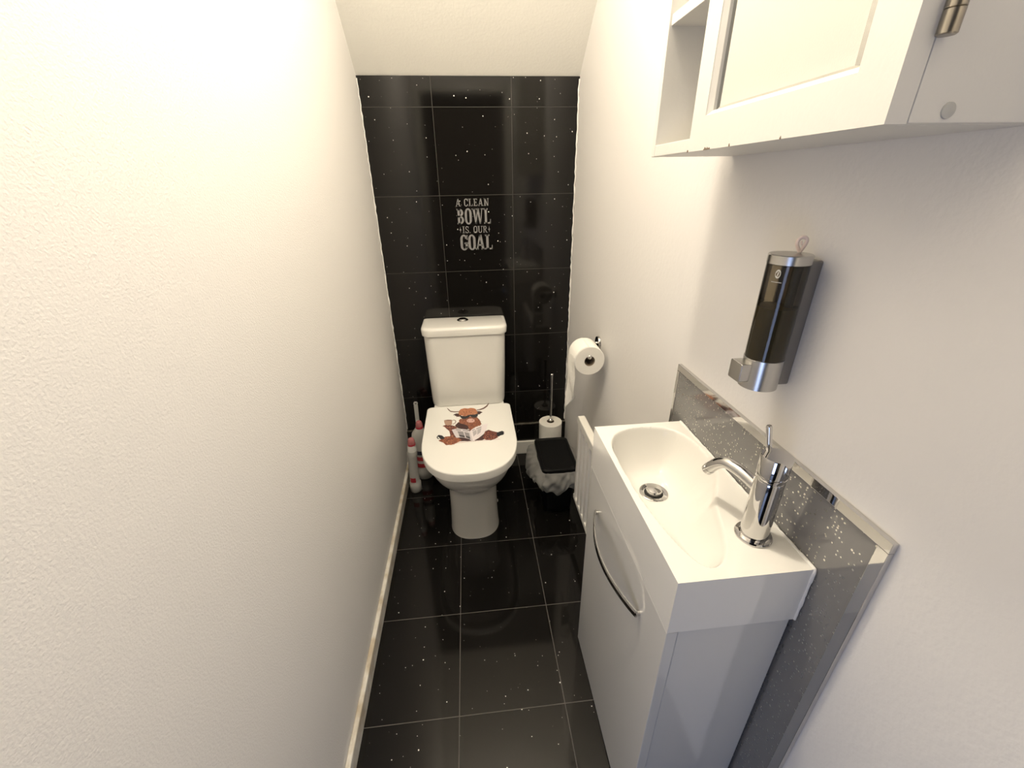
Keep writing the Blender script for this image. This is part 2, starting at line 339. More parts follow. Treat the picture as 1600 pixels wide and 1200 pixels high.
# printed picture on the lid
CC = dict(shade=(.66, .58, .55), dark=(.035, .012, .012), darkred=(.11, .022, .016), brown=(.25, .075, .035), black=(.008, .010, .014), mug=(.40, .25, .18), mugdark=(.19, .10, .07),
          horn=(.14, .075, .06), orange=(.46, .17, .075), muzzle=(.66, .40, .34), paper=(.62, .58, .60), paper2=(.74, .68, .69), print=(.05, .045, .05), greyp=(.26, .24, .25), greyp2=(.45, .42, .43), light=(.60, .30, .17))
ck = list(CC); cmats = [mat('print_' + k, CC[k], 0.35) for k in ck]
COW=[
 ('shade',0,[(-0.104, -0.067), (-0.054, -0.057), (0.014, -0.051), (0.12, -0.05), (0.118, -0.044), (0.014, -0.044), (-0.054, -0.047)],0),
 ('dark',1,[(-0.075, 0.04), (-0.056, 0.057), (0.003, 0.035), (0.053, 0.048), (0.066, 0.018), (0.062, -0.035), (0.049, -0.046), (-0.044, -0.043), (-0.078, -0.009)],1),
 ('darkred',2,[(-0.11, 0.083), (-0.1, 0.089), (-0.074, 0.083), (-0.056, 0.071), (-0.052, 0.051), (-0.065, 0.048), (-0.07, 0.026), (-0.055, -0.003), (-0.076, -0.002), (-0.082, 0.037), (-0.1, 0.067)],2),
 ('brown',2,[(-0.123, -0.027), (-0.109, -0.016), (-0.097, -0.002), (-0.074, -0.001), (-0.045, -0.017), (-0.03, -0.036), (-0.054, -0.055), (-0.072, -0.064), (-0.093, -0.062), (-0.103, -0.044), (-0.117, -0.034)],2),
 ('darkred',2,[(0.061, 0.014), (0.077, 0.028), (0.095, 0.014), (0.112, 0.005), (0.119, -0.016), (0.104, -0.04), (0.084, -0.05), (0.063, -0.046), (0.052, -0.03)],2),
 ('black',3,[(-0.131, 0.0), (-0.126, 0.013), (-0.121, 0.013), (-0.11, 0.008), (-0.098, -0.011), (-0.105, -0.019), (-0.116, -0.018), (-0.118, -0.012), (-0.126, 0.002), (-0.126, -0.007), (-0.118, -0.018), (-0.125, -0.016), (-0.13, -0.009)],0),
 ('black',3,[(0.108, 0.001), (0.122, 0.009), (0.132, 0.013), (0.14, 0.002), (0.135, -0.005), (0.14, -0.007), (0.133, -0.018), (0.124, -0.02), (0.114, -0.029), (0.108, -0.017)],0),
 ('mug',3,[(-0.108, 0.127), (-0.093, 0.131), (-0.077, 0.128), (-0.073, 0.122), (-0.073, 0.092), (-0.077, 0.083), (-0.099, 0.086), (-0.105, 0.104)],0),
 ('mugdark',4,[(-0.108, 0.127), (-0.093, 0.13), (-0.077, 0.128), (-0.073, 0.122), (-0.09, 0.122)],0),
 ('mugdark',3,[(-0.074, 0.123), (-0.065, 0.127), (-0.058, 0.12), (-0.056, 0.109), (-0.059, 0.096), (-0.07, 0.089), (-0.071, 0.093), (-0.062, 0.099), (-0.059, 0.109), (-0.061, 0.118), (-0.065, 0.123), (-0.073, 0.119)],0),
 ('dark',1,[(-0.06, 0.081), (-0.047, 0.104), (-0.021, 0.096), (-0.006, 0.069), (0.001, 0.045), (-0.021, 0.041), (-0.036, 0.049), (-0.053, 0.061)],1),
 ('brown',2,[(-0.037, 0.133), (-0.024, 0.127), (-0.006, 0.139), (0.005, 0.148), (0.017, 0.139), (0.033, 0.137), (0.045, 0.107), (0.05, 0.077), (0.043, 0.065), (0.028, 0.06), (0.013, 0.043), (0.003, 0.033), (-0.004, 0.045), (-0.006, 0.069), (-0.024, 0.086), (-0.041, 0.096), (-0.045, 0.119)],2),
 ('dark',3,[(-0.07, 0.171), (-0.058, 0.18), (-0.045, 0.181), (-0.041, 0.149), (-0.054, 0.153), (-0.063, 0.165)],1),
 ('dark',3,[(0.029, 0.19), (0.047, 0.188), (0.059, 0.176), (0.051, 0.169), (0.044, 0.159), (0.031, 0.16)],1),
 ('horn',3,[(-0.101, 0.239), (-0.095, 0.231), (-0.082, 0.207), (-0.066, 0.2), (-0.044, 0.198), (-0.045, 0.191), (-0.064, 0.191), (-0.082, 0.197), (-0.093, 0.215)],0),
 ('horn',3,[(0.032, 0.202), (0.048, 0.207), (0.065, 0.219), (0.078, 0.237), (0.088, 0.258), (0.091, 0.254), (0.082, 0.226), (0.067, 0.207), (0.05, 0.197), (0.034, 0.196)],0),
 ('orange',4,[(-0.048, 0.195), (-0.037, 0.217), (-0.021, 0.224), (-0.005, 0.218), (0.005, 0.223), (0.019, 0.219), (0.029, 0.209), (0.035, 0.187), (0.037, 0.16), (0.025, 0.155), (0.015, 0.146), (0.002, 0.162), (-0.011, 0.15), (-0.021, 0.146), (-0.032, 0.161), (-0.043, 0.154)],3),
 ('black',5,[(-0.045, 0.168), (-0.032, 0.155), (-0.016, 0.15), (-0.004, 0.159), (0.006, 0.161), (0.023, 0.16), (0.038, 0.169), (0.036, 0.144), (0.026, 0.131), (0.012, 0.137), (0.004, 0.151), (-0.003, 0.138), (-0.016, 0.128), (-0.029, 0.128), (-0.037, 0.141)],0),
 ('muzzle',5,[(-0.012, 0.114), (-0.003, 0.127), (0.012, 0.128), (0.022, 0.116), (0.022, 0.102), (0.014, 0.093), (-0.001, 0.095), (-0.01, 0.103)],0),
 ('dark',6,[(-0.007, 0.11), (-0.004, 0.112), (-0.003, 0.107), (-0.006, 0.106)],0),
 ('dark',6,[(0.011, 0.115), (0.014, 0.117), (0.015, 0.112), (0.012, 0.11)],0),
 ('paper',7,[(-0.073, 0.047), (-0.056, 0.052), (-0.036, 0.049), (-0.016, 0.042), (0.001, 0.026), (0.01, -0.05), (-0.002, -0.032), (-0.019, -0.021), (-0.035, -0.015), (-0.053, -0.017), (-0.062, 0.009)],0),
 ('paper2',7,[(0.001, 0.026), (0.011, 0.041), (0.028, 0.055), (0.048, 0.067), (0.077, 0.077), (0.068, 0.032), (0.057, -0.001), (0.036, -0.028), (0.011, -0.051)],0),
 ('print',8,[(-0.056, 0.045), (-0.036, 0.041), (-0.036, 0.037), (-0.055, 0.041)],0),
 ('print',8,[(-0.028, 0.039), (-0.007, 0.029), (-0.006, 0.025), (-0.027, 0.035)],0),
 ('print',8,[(0.01, 0.032), (0.022, 0.04), (0.022, 0.036), (0.01, 0.028)],0),
 ('print',8,[(0.027, 0.042), (0.049, 0.056), (0.049, 0.052), (0.027, 0.038)],0),
 ('greyp',8,[(-0.05, 0.033), (-0.026, 0.026), (-0.018, -0.019), (-0.039, -0.01)],0),
 ('print',9,[(-0.044, 0.005), (-0.021, -0.005), (-0.018, -0.019), (-0.039, -0.01)],0),
 ('greyp',8,[(-0.022, 0.024), (-0.002, 0.013), (0.003, -0.034), (-0.015, -0.019)],0),
 ('print',9,[(-0.015, -0.008), (0.0, -0.016), (0.003, -0.034), (-0.014, -0.019)],0),
 ('greyp2',8,[(0.012, 0.022), (0.028, 0.034), (0.028, 0.004), (0.015, -0.016)],0),
 ('greyp2',8,[(0.031, 0.036), (0.049, 0.047), (0.044, 0.012), (0.03, -0.005)],0),
 ('brown',9,[(0.015, 0.081), (0.029, 0.094), (0.044, 0.087), (0.047, 0.07), (0.028, 0.06), (0.016, 0.057)],2),
]

def inside(x, y, P):
    c = False; j = len(P)-1
    for i in range(len(P)):
        if (P[i][1] > y) != (P[j][1] > y) and x < (P[j][0]-P[i][0])*(y-P[i][1])/(P[j][1]-P[i][1]) + P[i][0]: c = not c
        j = i
    return c
bm = bmesh.new(); rnd = random.Random(11)
def flat(pts, layer, key):
    try: bm.faces.new([bm.verts.new((CX + x + .001, .77 + y, .43536 + layer*.00004)) for x, y in pts]).material_index = ck.index(key)
    except ValueError: pass
for key, layer, P, hair in COW:
    flat(P, layer, key)
    if hair:
        xs = [p[0] for p in P]; ys = [p[1] for p in P]; n = int(len(P)*0 + (max(xs)-min(xs))*(max(ys)-min(ys))*52000)
        pal = {1: ('dark', 'darkred', 'dark'), 2: ('brown', 'orange', 'dark', 'dark', 'darkred', 'light'), 3: ('orange', 'light', 'brown', 'brown', 'light', 'darkred')}[hair]
        # tufts on the outline and inside it
        for _ in range(n):
            x, y = rnd.uniform(min(xs), max(xs)), rnd.uniform(min(ys), max(ys))
            if not inside(x, y, P): continue
            a = rnd.gauss(-PI/2, .55) if hair == 3 else rnd.uniform(-PI, 0)
            l, h = rnd.uniform(.004, .011), rnd.uniform(.0007, .0013); dx, dy = math.cos(a), math.sin(a)
            flat([(x-dy*h, y+dx*h), (x+dy*h, y-dx*h), (x+dx*l, y+dy*l)], layer + .1 + .7*rnd.random(), rnd.choice(pal))
st = finish('cow_sticker', bm, cmats, lid, smooth=0, label='printed picture of a shaggy brown cow in sunglasses with a mug and newspaper')

# ================================================================== vanity unit
V = empty('vanity_unit', (0.41, -0.04, 0), 'white gloss vanity unit with inset basin and bow handle along the right wall', 'vanity unit')
X0, X1, Y0, Y1, ZT, ZB = 0.300, 0.5190, -0.260, 0.186, 0.803, 0.688
bm = bmesh.new(); box(bm, 0.3225, X1-.004, Y0+.005, Y1-.003, 0.0, ZB-.003); finish('cabinet_body', bm, M_unit, V, smooth=0, bevel=.001)
bm = bmesh.new(); box(bm, X0+.0005, 0.3195, Y0+.001, Y1-.001, 0.004, ZB-.003); dr = finish('door', bm, M_unit, V, smooth=0, bevel=.0015)
# bow handle
bm = bmesh.new(); rings = []
for i in range(33):
    t = i/32; y = 0.106 - t*0.274; b = math.sin(PI*t)**.85*0.030 + .006
    hw, hd = .0090, .0024
    rings.append([(X0 - b + a*hd, y, 0.606 + c*hw) for a, c in ((-1, -.7), (-1, .7), (-.5, 1), (.5, 1), (1, .7), (1, -.7), (.5, -1), (-.5, -1))])
loft(bm, rings)
for y in (0.1035, -0.1655): tube(bm, [(X0-.0075, y, .606), (X0+.0008, y, .606)], .0055, 12)
finish('bow_handle', bm, M_chrome, dr, smooth=40)
# basin as a height field with its bowl
BO = spline([(.312, .05, 0), (.318, .110, 0), (.345, .152, 0), (.395, .170, 0), (.450, .166, 0), (.490, .140, 0), (.507, .090, 0), (.509, .035, 0), (.500, -.015, 0), (.474, -.062, 0), (.447, -.105, 0), (.428, -.160, 0), (.408, -.205, 0), (.384, -.234, 0), (.358, -.237, 0), (.338, -.205, 0), (.325, -.150, 0), (.314, -.060, 0)], 6, True)
BO = [(p.x, p.y) for p in BO]
def edge_d(x, y):
    best = 9
    for i in range(len(BO)):
        ax, ay = BO[i-1]; bx, by = BO[i]; dx, dy = bx-ax, by-ay; t = max(0, min(1, ((x-ax)*dx+(y-ay)*dy)/(dx*dx+dy*dy+1e-12)))
        best = min(best, (x-ax-dx*t)**2 + (y-ay-dy*t)**2)
    return math.sqrt(best)
def bz(x, y):
    if not inside(x, y, BO): return ZT
    d = edge_d(x, y)
    # deepest at the drain, rising gently towards the tap end
    deep = 0.098 - 0.050*max(0, min(1, (0.02-y)/0.24))
    ww = 0.070
    s = min(1, d/ww); s = 1-(1-s)**2.4
    e = min(1, d/.005)
    return ZT - deep*s*(0.55+.45*e)
bm = bmesh.new(); nx, ny = 108, 218; G = []
for j in range(ny+1):
    y = Y0 + (Y1-Y0)*j/ny; G.append([bm.verts.new((X0 + (X1-X0)*i/nx, y, bz(X0 + (X1-X0)*i/nx, y))) for i in range(nx+1)])
for j in range(ny):
    for i in range(nx): bm.faces.new((G[j][i], G[j][i+1], G[j+1][i+1], G[j+1][i]))
per = [G[0][i] for i in range(nx+1)] + [G[j][nx] for j in range(1, ny+1)] + [G[ny][i] for i in range(nx-1, -1, -1)] + [G[j][0] for j in range(ny-1, 0, -1)]
low = [bm.verts.new((v.co.x, v.co.y, ZB)) for v in per]
for i in range(len(per)): bm.faces.new((per[i], low[i], low[(i+1) % len(per)], per[(i+1) % len(per)]))
bm.faces.new(low[::-1])
ba = finish('basin', bm, M_cer, V, smooth=55)
# drain
DRX, DRY = 0.404, 0.047; dz = bz(DRX, DRY)
bm = bmesh.new(); lathe(bm, [(.0315, -.012), (.0315, .0012), (.030, .0022), (.0225, .0012), (.021, -.004)], (DRX, DRY, dz+.001), n=48)
dn = finish('drain', bm, M_chrome, ba)
bm = bmesh.new(); lathe(bm, [(.021, -.004), (.021, -.0005), (0, -.0004)], (DRX, DRY, dz+.001), n=40)
finish('drain_gap', bm, M_dark, ba)
bm = bmesh.new(); lathe(bm, [(.0165, -.002), (.0175, .004), (.0175, .007), (.016, .0095), (.008, .0115), (0, .012)], (DRX, DRY, dz+.002), n=48); finish('drain_plug', bm, M_chrome, ba)
# sealant where the basin meets the splashback
bm = bmesh.new(); rnd = random.Random(4)
pth = [(X1-.0015, Y0-.0005, ZB + i*.006) for i in range(20)] + [(X1-.0015, Y0 + (Y1-Y0)*i/60, ZT) for i in range(61)]
tube(bm, pth, [.0018 + .0014*rnd.random() for _ in pth], 8); finish('sealant', bm, M_caulk, V)

# ================================================================== tap
TX, TY = 0.4665, -0.184
T2 = empty('basin_tap', (TX, TY, ZT), 'chrome mixer tap with a bent spout and pin lever on the basin ledge', 'tap')
bm = bmesh.new(); lathe(bm, [(.0285, 0), (.0290, .003), (.0275, .0055), (.0225, .006), (.0215, .007), (.0213, .115), (.0208, .118)], (TX, TY, ZT), n=64); finish('tap_body', bm, M_chrome, T2)
bm = bmesh.new(); lathe(bm, [(.0200, .117), (.0200, .121), (.0213, .1215), (.0216, .1225), (.0216, .1265), (.0203, .127), (.0203, .129)], (TX, TY, ZT), n=64); finish('collar', bm, M_chrome, T2)
bm = bmesh.new(); lathe(bm, [(.0210, .1285), (.0218, .1295), (.0222, .160), (.0215, .1615), (0, .1617)], (TX, TY, ZT), n=64); finish('tap_cap', bm, M_chrome, T2)
bm = bmesh.new(); tube(bm, [(TX-.004, TY+.014, ZT+.160), (TX-.012, TY+.018, ZT+.203), (TX-.0123, TY+.0182, ZT+.2045)], [.0042, .0042, .0034], 20); finish('lever', bm, M_chrome, T2)
bm = bmesh.new(); pp = spline([(TX+.001, TY+.002, .890), (.4635, -.172, .8925), (.4525, -.142, .9005), (.4435, -.118, .9020), (.4385, -.104, .8960), (.4340, -.091, .8810), (.4305, -.081, .8640)], 8)
tube(bm, pp, .0103, 32); sp_ = finish('spout', bm, M_chrome, T2, smooth=60)
bm = bmesh.new(); tube(bm, [pp[-5], pp[-4], pp[-3]], .0107, 32); finish('aerator', bm, M_chrome, sp_)

# ================================================================== splashback
SB = empty('splashback', (0.52, -0.05, 0), 'grey glitter splashback panel edged in chrome behind the vanity unit', 'splashback')
bm = bmesh.new(); box(bm, 0.5205, 0.5265, -0.333, 0.238, 0.0, 0.930); finish('panel', bm, M_panel, SB, smooth=0)
def edging(name, y0, y1, z0, z1):
    bm = bmesh.new(); box(bm, 0.5178, 0.5266, y0, y1, z0, z1); finish(name, bm, M_chrome, SB, smooth=0, bevel=.0006, seg=2)
edging('top_trim', -0.336, 0.241, 0.918, 0.934); edging('side_trim', -0.336, -0.320, 0.0, 0.9175); edging('side_trim', 0.232, 0.241, 0.0, 0.9175)

# ================================================================== soap dispenser
DX, DY = 0.475, -0.092
D = empty('soap_dispenser', (DX, DY, 1.045), 'smoked and chrome wall soap dispenser half filled above the tap', 'soap dispenser')
bm = bmesh.new(); lathe(bm, [(.027, 1.232), (.0285, 1.233), (.0285, 1.2448), (.0272, 1.246), (0, 1.2462)], (DX, DY, 0), n=56); finish('top_cap', bm, M_satin, D)
bm = bmesh.new(); lathe(bm, [(.0279, 1.087), (.0279, 1.2335)], (DX, DY, 0), n=64, cap=False); finish('tank', bm, M_tank, D)
bm = bmesh.new(); lathe(bm, [(.0268, 1.088), (.0268, 1.170)], (DX, DY, 0), n=48); finish('soap_liquid', bm, M_liquid, D)
bm = bmesh.new(); tube(bm, [(DX+.012, DY-.006, 1.09), (DX+.012, DY-.006, 1.228)], .0065, 16); finish('pump_tube', bm, M_tube, D)
bm = bmesh.new(); lathe(bm, [(.024, 1.0375), (.0285, 1.0395), (.0287, 1.0885), (.0276, 1.089)], (DX, DY, 0), n=56); finish('base_cap', bm, M_satin, D)
bm = bmesh.new(); fill2d(bm, rrect(DY+.003, 1.066, .0150, .0155, .003), lambda u, v, w: (DX-.042+w, u, v), .017)
pb = finish('push_button', bm, M_satin, D, smooth=40, bevel=.001)
bm = bmesh.new(); box(bm, DX+.012, 0.5268, DY-.004, DY+.030, 1.038, 1.235); finish('wall_bracket', bm, mat('grey_bracket', (.24, .225, .21), .3, .6), D, smooth=0, bevel=.003)
# faint emblem and line of lettering printed on the tank
def ontank(a, z): r_ = .0283; return (DX + r_*math.cos(a), DY + r_*math.sin(a), z)
bm = bmesh.new(); a0 = math.radians(212)
def curved(pts):
    vs = [bm.verts.new(ontank(a0 + u/.032, z)) for u, z in pts]
    bm.faces.new(vs)
n = 20
for k in range(n):
    q0, q1 = 2*PI*k/n, 2*PI*(k+1)/n
    for r0, r1 in ((.62, 1.0), ):
        wdt = r0 if not 8 < k < 12 else .9
        curved([(.0042*math.cos(q0), 1.221+.0062*math.sin(q0)), (.0042*math.cos(q1), 1.221+.0062*math.sin(q1)), (.0042*wdt*math.cos(q1)+.0004, 1.221+.0062*wdt*math.sin(q1)), (.0042*wdt*math.cos(q0)+.0004, 1.221+.0062*wdt*math.sin(q0))])
curved([(-.0012, 1.217), (.0010, 1.2195), (.0014, 1.2245), (-.0006, 1.223)])
rnd = random.Random(2); u = -.0075
while u < .0075:
    l = rnd.uniform(.0007, .0013); curved([(u, 1.209), (u+l, 1.209), (u+l, 1.2101), (u, 1.2101)]); u += l + .0004
finish('printed_emblem', bm, M_print, D, smooth=0)
# pink hanging loop that stands on the dispenser's cap
bm = bmesh.new()
c = Vector((DX+.015, DY+.004, 1.2475)); lp = []
ux, uz = Vector((.93, -.36, 0)), Vector((0, 0, 1))
P2 = [(0, 0), (-.0045, .006), (-.0085, .013), (-.0080, .020), (-.002, .0245), (.005, .0238), (.0085, .019), (.0065, .011), (.003, .004), (0, 0)]
for p in spline([(a, b, 0) for a, b in P2], 5): lp.append(c + ux*p.x*.66 + uz*p.y*.80)
tube(bm, lp, .0024, 10); tube(bm, [c + ux*.0005 + uz*.009, c + ux*-.001 + uz*.0145], .0012, 8)
tag(finish('plastic_loop', bm, M_pink, origin=c, smooth=60), 'small pale pink plastic loop standing on the soap dispenser cap', 'loop')

# ================================================================== wall cabinet
M_frost = mat('frosted_glass', (0.60, 0.585, 0.535), 0.35, 0.0, bump=(500, 0.0002, 2))
AX, AY0, AY1, AZ = 0.3675, -0.2925, 0.190, 1.382; AT = 1.99
A = empty('wall_cabinet', (0.45, -0.05, AZ), 'white wall cabinet with frosted pane door and open side shelves above the basin', 'cabinet')
YS = 0.046          # the open bay is between YS and AY1
bm = bmesh.new(); t_ = .013
box(bm, AX, .5265, AY1-t_, AY1, AZ, AT)                     # far side
box(bm, AX+.0005, .5265, AY0+.016, AY1-t_, AZ, AZ+.018)                  # bottom
box(bm, AX+.0005, .5265, AY0+.016, AY1-t_, AT-.018, AT)
box(bm, AX+.021, .5265, AY0, AY0+.0155, AZ+.0002, AT)      # near side
box(bm, AX+.021, .5265, YS-.016, YS, AZ+.018, AT-.018)        # divider
box(bm, .519, .5265, AY0+.016, AY1-t_, AZ+.018, AT-.018)      # back
finish('cabinet_carcass', bm, M_cab, A, smooth=0, bevel=.0008, seg=2)
for z in (1.571, 1.77):
    bm = bmesh.new(); box(bm, AX+.004, .519, YS, AY1-t_, z, z+.015); finish('shelf', bm, M_cab, A, smooth=0, bevel=.0006, seg=2)
DY0, DY1 = AY0-.0005, YS           # door
GY0, GY1, GZ0, GZ1 = -0.250, 0.008, 1.425, 1.945
bm = bmesh.new()
xa, xb = AX-.0005, AX+.0195
for y0, y1, z0, z1 in ((DY0, GY0, AZ-.0005, AT), (GY1, DY1, AZ-.0005, AT), (GY0, GY1, AZ-.0005, GZ0), (GY0, GY1, GZ1, AT)): box(bm, xa, xb, y0, y1, z0, z1)
bmesh.ops.remove_doubles(bm, verts=bm.verts, dist=1e-6)
ad = finish('door', bm, M_cab, A, smooth=0)
# sloped moulding inside the door frame
bm = bmesh.new(); m0 = [(GY0, GZ0), (GY1, GZ0), (GY1, GZ1), (GY0, GZ1)]; k = .0055
m1 = [(GY0+k, GZ0+k), (GY1-k, GZ0+k), (GY1-k, GZ1-k), (GY0+k, GZ1-k)]
a = [bm.verts.new((xa+.0006, *p)) for p in m0]; b = [bm.verts.new((xa+.007, *p)) for p in m1]; c_ = [bm.verts.new((xa+.013, *p)) for p in m1]; d_ = [bm.verts.new((xa+.013, *p)) for p in m0]
for i in range(4):
    j = (i+1) % 4
    for q in ((a, b), (b, c_), (c_, d_), (d_, a)): bm.faces.new((q[0][i], q[0][j], q[1][j], q[1][i]))
finish('door_moulding', bm, M_cab, ad, smooth=0)
bm = bmesh.new(); k2 = .012
m2 = [(GY0+k+k2, GZ0+k+k2*.25), (GY1-k-k2, GZ0+k+k2*.25), (GY1-k-k2, GZ1-k-k2), (GY0+k+k2, GZ1-k-k2)]
o_ = [bm.verts.new((xa+.0115, *p)) for p in m1]; i_ = [bm.verts.new((xa+.0095, *p)) for p in m2]; bk = [bm.verts.new((xa+.0150, *p)) for p in m1]
bm.faces.new(i_).material_index = 0
for i in range(4):
    j = (i+1) % 4; f = bm.faces.new((o_[i], o_[j], i_[j], i_[i])); f.material_index = 1 if i in (1, 3) else 0
    bm.faces.new((o_[i], bk[i], bk[j], o_[j])).material_index = 1
bm.faces.new(bk[::-1])
finish('frosted_pane', bm, [M_frost, M_bevel], ad, smooth=0)
for z in (1.4385, 1.90):
    bm = bmesh.new(); lathe(bm, [(.0058, 0), (.0068, .0008), (.0068, .0155), (.0060, .016), (.0068, .0165), (.0068, .036), (.0058, .0368)], (AX+.0225, AY0-.006, z), n=24); finish('hinge', bm, M_steel, A)
bm = bmesh.new(); lathe(bm, [(.0062, 0), (.0060, .0012), (.0045, .0016), (0, .0017)], (.421, AY0, 1.391), (0, -1, 0), n=24); finish('screw_cover', bm, M_greyp, A)
rnd = random.Random(9)
for y, l in ((-.010, .019), (.047, .004), (-.067, .003), (-.166, .0025)):          # chips along the door's lower edge
    bm = bmesh.new(); m_ = 9
    pr = [(y - l/2 + l*i/m_, AZ - .0007 + (rnd.uniform(.0012, .0040) if 0 < i < m_ else 0)) for i in range(m_+1)]
    fill2d(bm, pr, lambda u, v, w: (AX-.0009+w, u, v), .0008); finish('paint_chip', bm, M_chip, ad, smooth=0)

# ================================================================== toilet roll on its wall holder
WR = WX(.8)
H = empty('roll_holder', (WR, .83, .772), 'chrome toilet roll holder on the right wall beside the cistern', 'roll holder')
RX, RZ = 0.4325, 0.756
bm = bmesh.new(); lathe(bm, [(.028, 0), (.028, .007), (.026, .0105), (.014, .012), (.012, .012)], (WR+.001, .832, .776), (-1, 0, 0), n=40); finish('rose', bm, M_chrome, H)
bm = bmesh.new(); pth = spline([(WR-.005, .832, .776), (WR-.030, .832, .776), (RX+.014, .826, .774), (RX+.004, .815, .772), (RX, .800, .771), (RX, .76, .7705), (RX, .712, .7705)], 6)
tube(bm, pth, .0058, 16); lathe(bm, [(.0058, 0), (.0085, .002), (.0085, .009), (.006, .0115), (0, .012)], (RX, .712, .7705), (0, -1, 0), n=24); finish('arm', bm, M_chrome, H)
RL = empty('toilet_roll', (RX, .755, RZ), 'white toilet roll hanging on the chrome holder with a loose tail', 'toilet roll', None)
R0 = .0555
def roll(parent, c, axis, h, R_, rc=.0195, pap='paper_roll'):
    bm = bmesh.new(); n = 64; u, v = frame_(axis); ax = Vector(axis).normalized(); c = Vector(c)
    prof = [(rc, 0, 1), (R_-.002, 0, 1), (R_, .002, 0), (R_, h*.5, 0), (R_, h-.002, 0), (R_-.002, h, 1), (rc, h, 1)]
    rings = [[bm.verts.new(c + ax*z + (u*math.cos(2*PI*i/n) + v*math.sin(2*PI*i/n))*r) for i in range(n)] for r, z, _ in prof]
    for k in range(len(rings)-1):
        for i in range(n): bm.faces.new((rings[k][i], rings[k][(i+1) % n], rings[k+1][(i+1) % n], rings[k+1][i])).material_index = 1 if k in (0, 5) else 0
    finish(pap, bm, [M_paper, M_paper_end], parent, smooth=40)
    bm = bmesh.new(); lathe(bm, [(rc, .0003), (rc+.0001, h-.0003), (rc-.0012, h-.0003), (rc-.0012, .0003), (rc, .0003)], c, axis, n=48, cap=False); finish('cardboard_core', bm, M_card, parent)
roll(RL, (RX, .703, RZ), (0, 1, 0), .100, R0)
# loose tail: peels off the left side and drops, creased
bm = bmesh.new(); rows = []; rnd = random.Random(7); NV, NU = 46, 16
for i in range(NV+1):
    t = i/NV; row = []
    if t < .3:
        a = math.radians(95 + 85*t/.3); bx, bz_ = RX + (R0+.0008)*math.cos(a), RZ + (R0+.0008)*math.sin(a); drop = 0
    else:
        drop = (t-.3)/.7; bx, bz_ = RX - R0 - .0008, RZ - drop*.245
    for j in range(NU+1):
        s = j/NU; y = .704 + s*.098
        tw = drop**1.2
        y2 = y + tw*(.045*(1-s)) + .004*tw*math.sin(8*drop)         # ragged bottom narrows to the far side
        x = bx + drop*.020*s*0 + tw*.022*(1-s) + .0035*math.sin(7*drop + 5*s)*min(1, drop*3) - .012*drop*s*(1-drop)
        z = bz_ + (.075*(1-s)*drop**2 if drop else 0) - .0
        row.append(bm.verts.new((x, y2, z)))
    rows.append(row)
for a, b in zip(rows, rows[1:]):
    for i in range(NU): bm.faces.new((a[i], a[i+1], b[i+1], b[i]))
tl = finish('loose_tail', bm, M_paper, RL, smooth=80); so = tl.modifiers.new('s', 'SOLIDIFY'); so.thickness = .0004

# ================================================================== spare rolls on a stand in the corner
SX, SY = 0.388, 1.170
ST = empty('roll_stand', (SX, SY, 0), 'thin chrome upright stand carrying the spare toilet rolls in the corner', 'roll stand')
bm = bmesh.new(); lathe(bm, [(.056, 0), (.056, .004), (.052, .007), (.008, .009)], (SX, SY, 0), n=48); finish('base', bm, M_chrome, ST)
bm = bmesh.new(); lathe(bm, [(.0105, .006), (.0105, .232), (.0105, .243), (.0065, .246), (.0058, .247), (.0058, .492)], (SX, SY, 0), n=24); finish('pole', bm, M_chrome, ST)
bm = bmesh.new(); lathe(bm, [(.0058, .491), (.0078, .493), (.0078, .499), (.006, .501), (0, .5012)], (SX, SY, 0), n=24); finish('finial', bm, M_chrome, ST)
for z, lb in ((.0095, 'spare toilet roll at the bottom of the chrome stand behind the bin'), (.1215, 'spare toilet roll on top of the chrome stand behind the black bin')):
    r_ = empty('toilet_roll', (SX, SY, z), lb, 'toilet roll', 'spare rolls on the chrome stand')
    roll(r_, (SX, SY, z), (0, 0, 1), .110, .0585, .019)

# ================================================================== bin
BX, BY = 0.352, 0.865
B = empty('lidded_bin', (BX, BY, 0), 'small black lidded bin with a clear bag by the radiator', 'bin')
def brect(hx, hy, z, r=.02, n=6): return [(x, y, z) for x, y in rrect(BX, BY, hx, hy, r, n)]
bm = bmesh.new(); loft(bm, [brect(.058, .098, 0.0), brect(.060, .100, .004), brect(.070, .116, .225), brect(.070, .116, .232)]); finish('bin_body', bm, M_binp, B, smooth=50)
bm = bmesh.new(); loft(bm, [brect(.074, .121, .232), brect(.078, .125, .235), brect(.078, .125, .247), brect(.074, .121, .2515), brect(.067, .113, .2515), brect(.064, .110, .2485), brect(.060, .106, .2485)]); finish('bin_lid', bm, M_binp, B, smooth=40)
bm = bmesh.new(); rnd = random.Random(21); rings = []
def resample(P, n):
    L_ = [0]
    for i in range(len(P)): a_, b_ = P[i], P[(i+1) % len(P)]; L_.append(L_[-1] + math.hypot(b_[0]-a_[0], b_[1]-a_[1]))
    out = []; j = 0
    for k in range(n):
        s = L_[-1]*k/n
        while L_[j+1] < s: j += 1
        f = (s-L_[j])/max(1e-9, L_[j+1]-L_[j]); a_, b_ = P[j], P[(j+1) % len(P)]
        out.append((a_[0]+(b_[0]-a_[0])*f, a_[1]+(b_[1]-a_[1])*f))
    return out
BASE = resample(rrect(BX, BY, .074, .121, .035, 8), 240)
ph = [rnd.uniform(0, 6.28) for _ in range(24)]
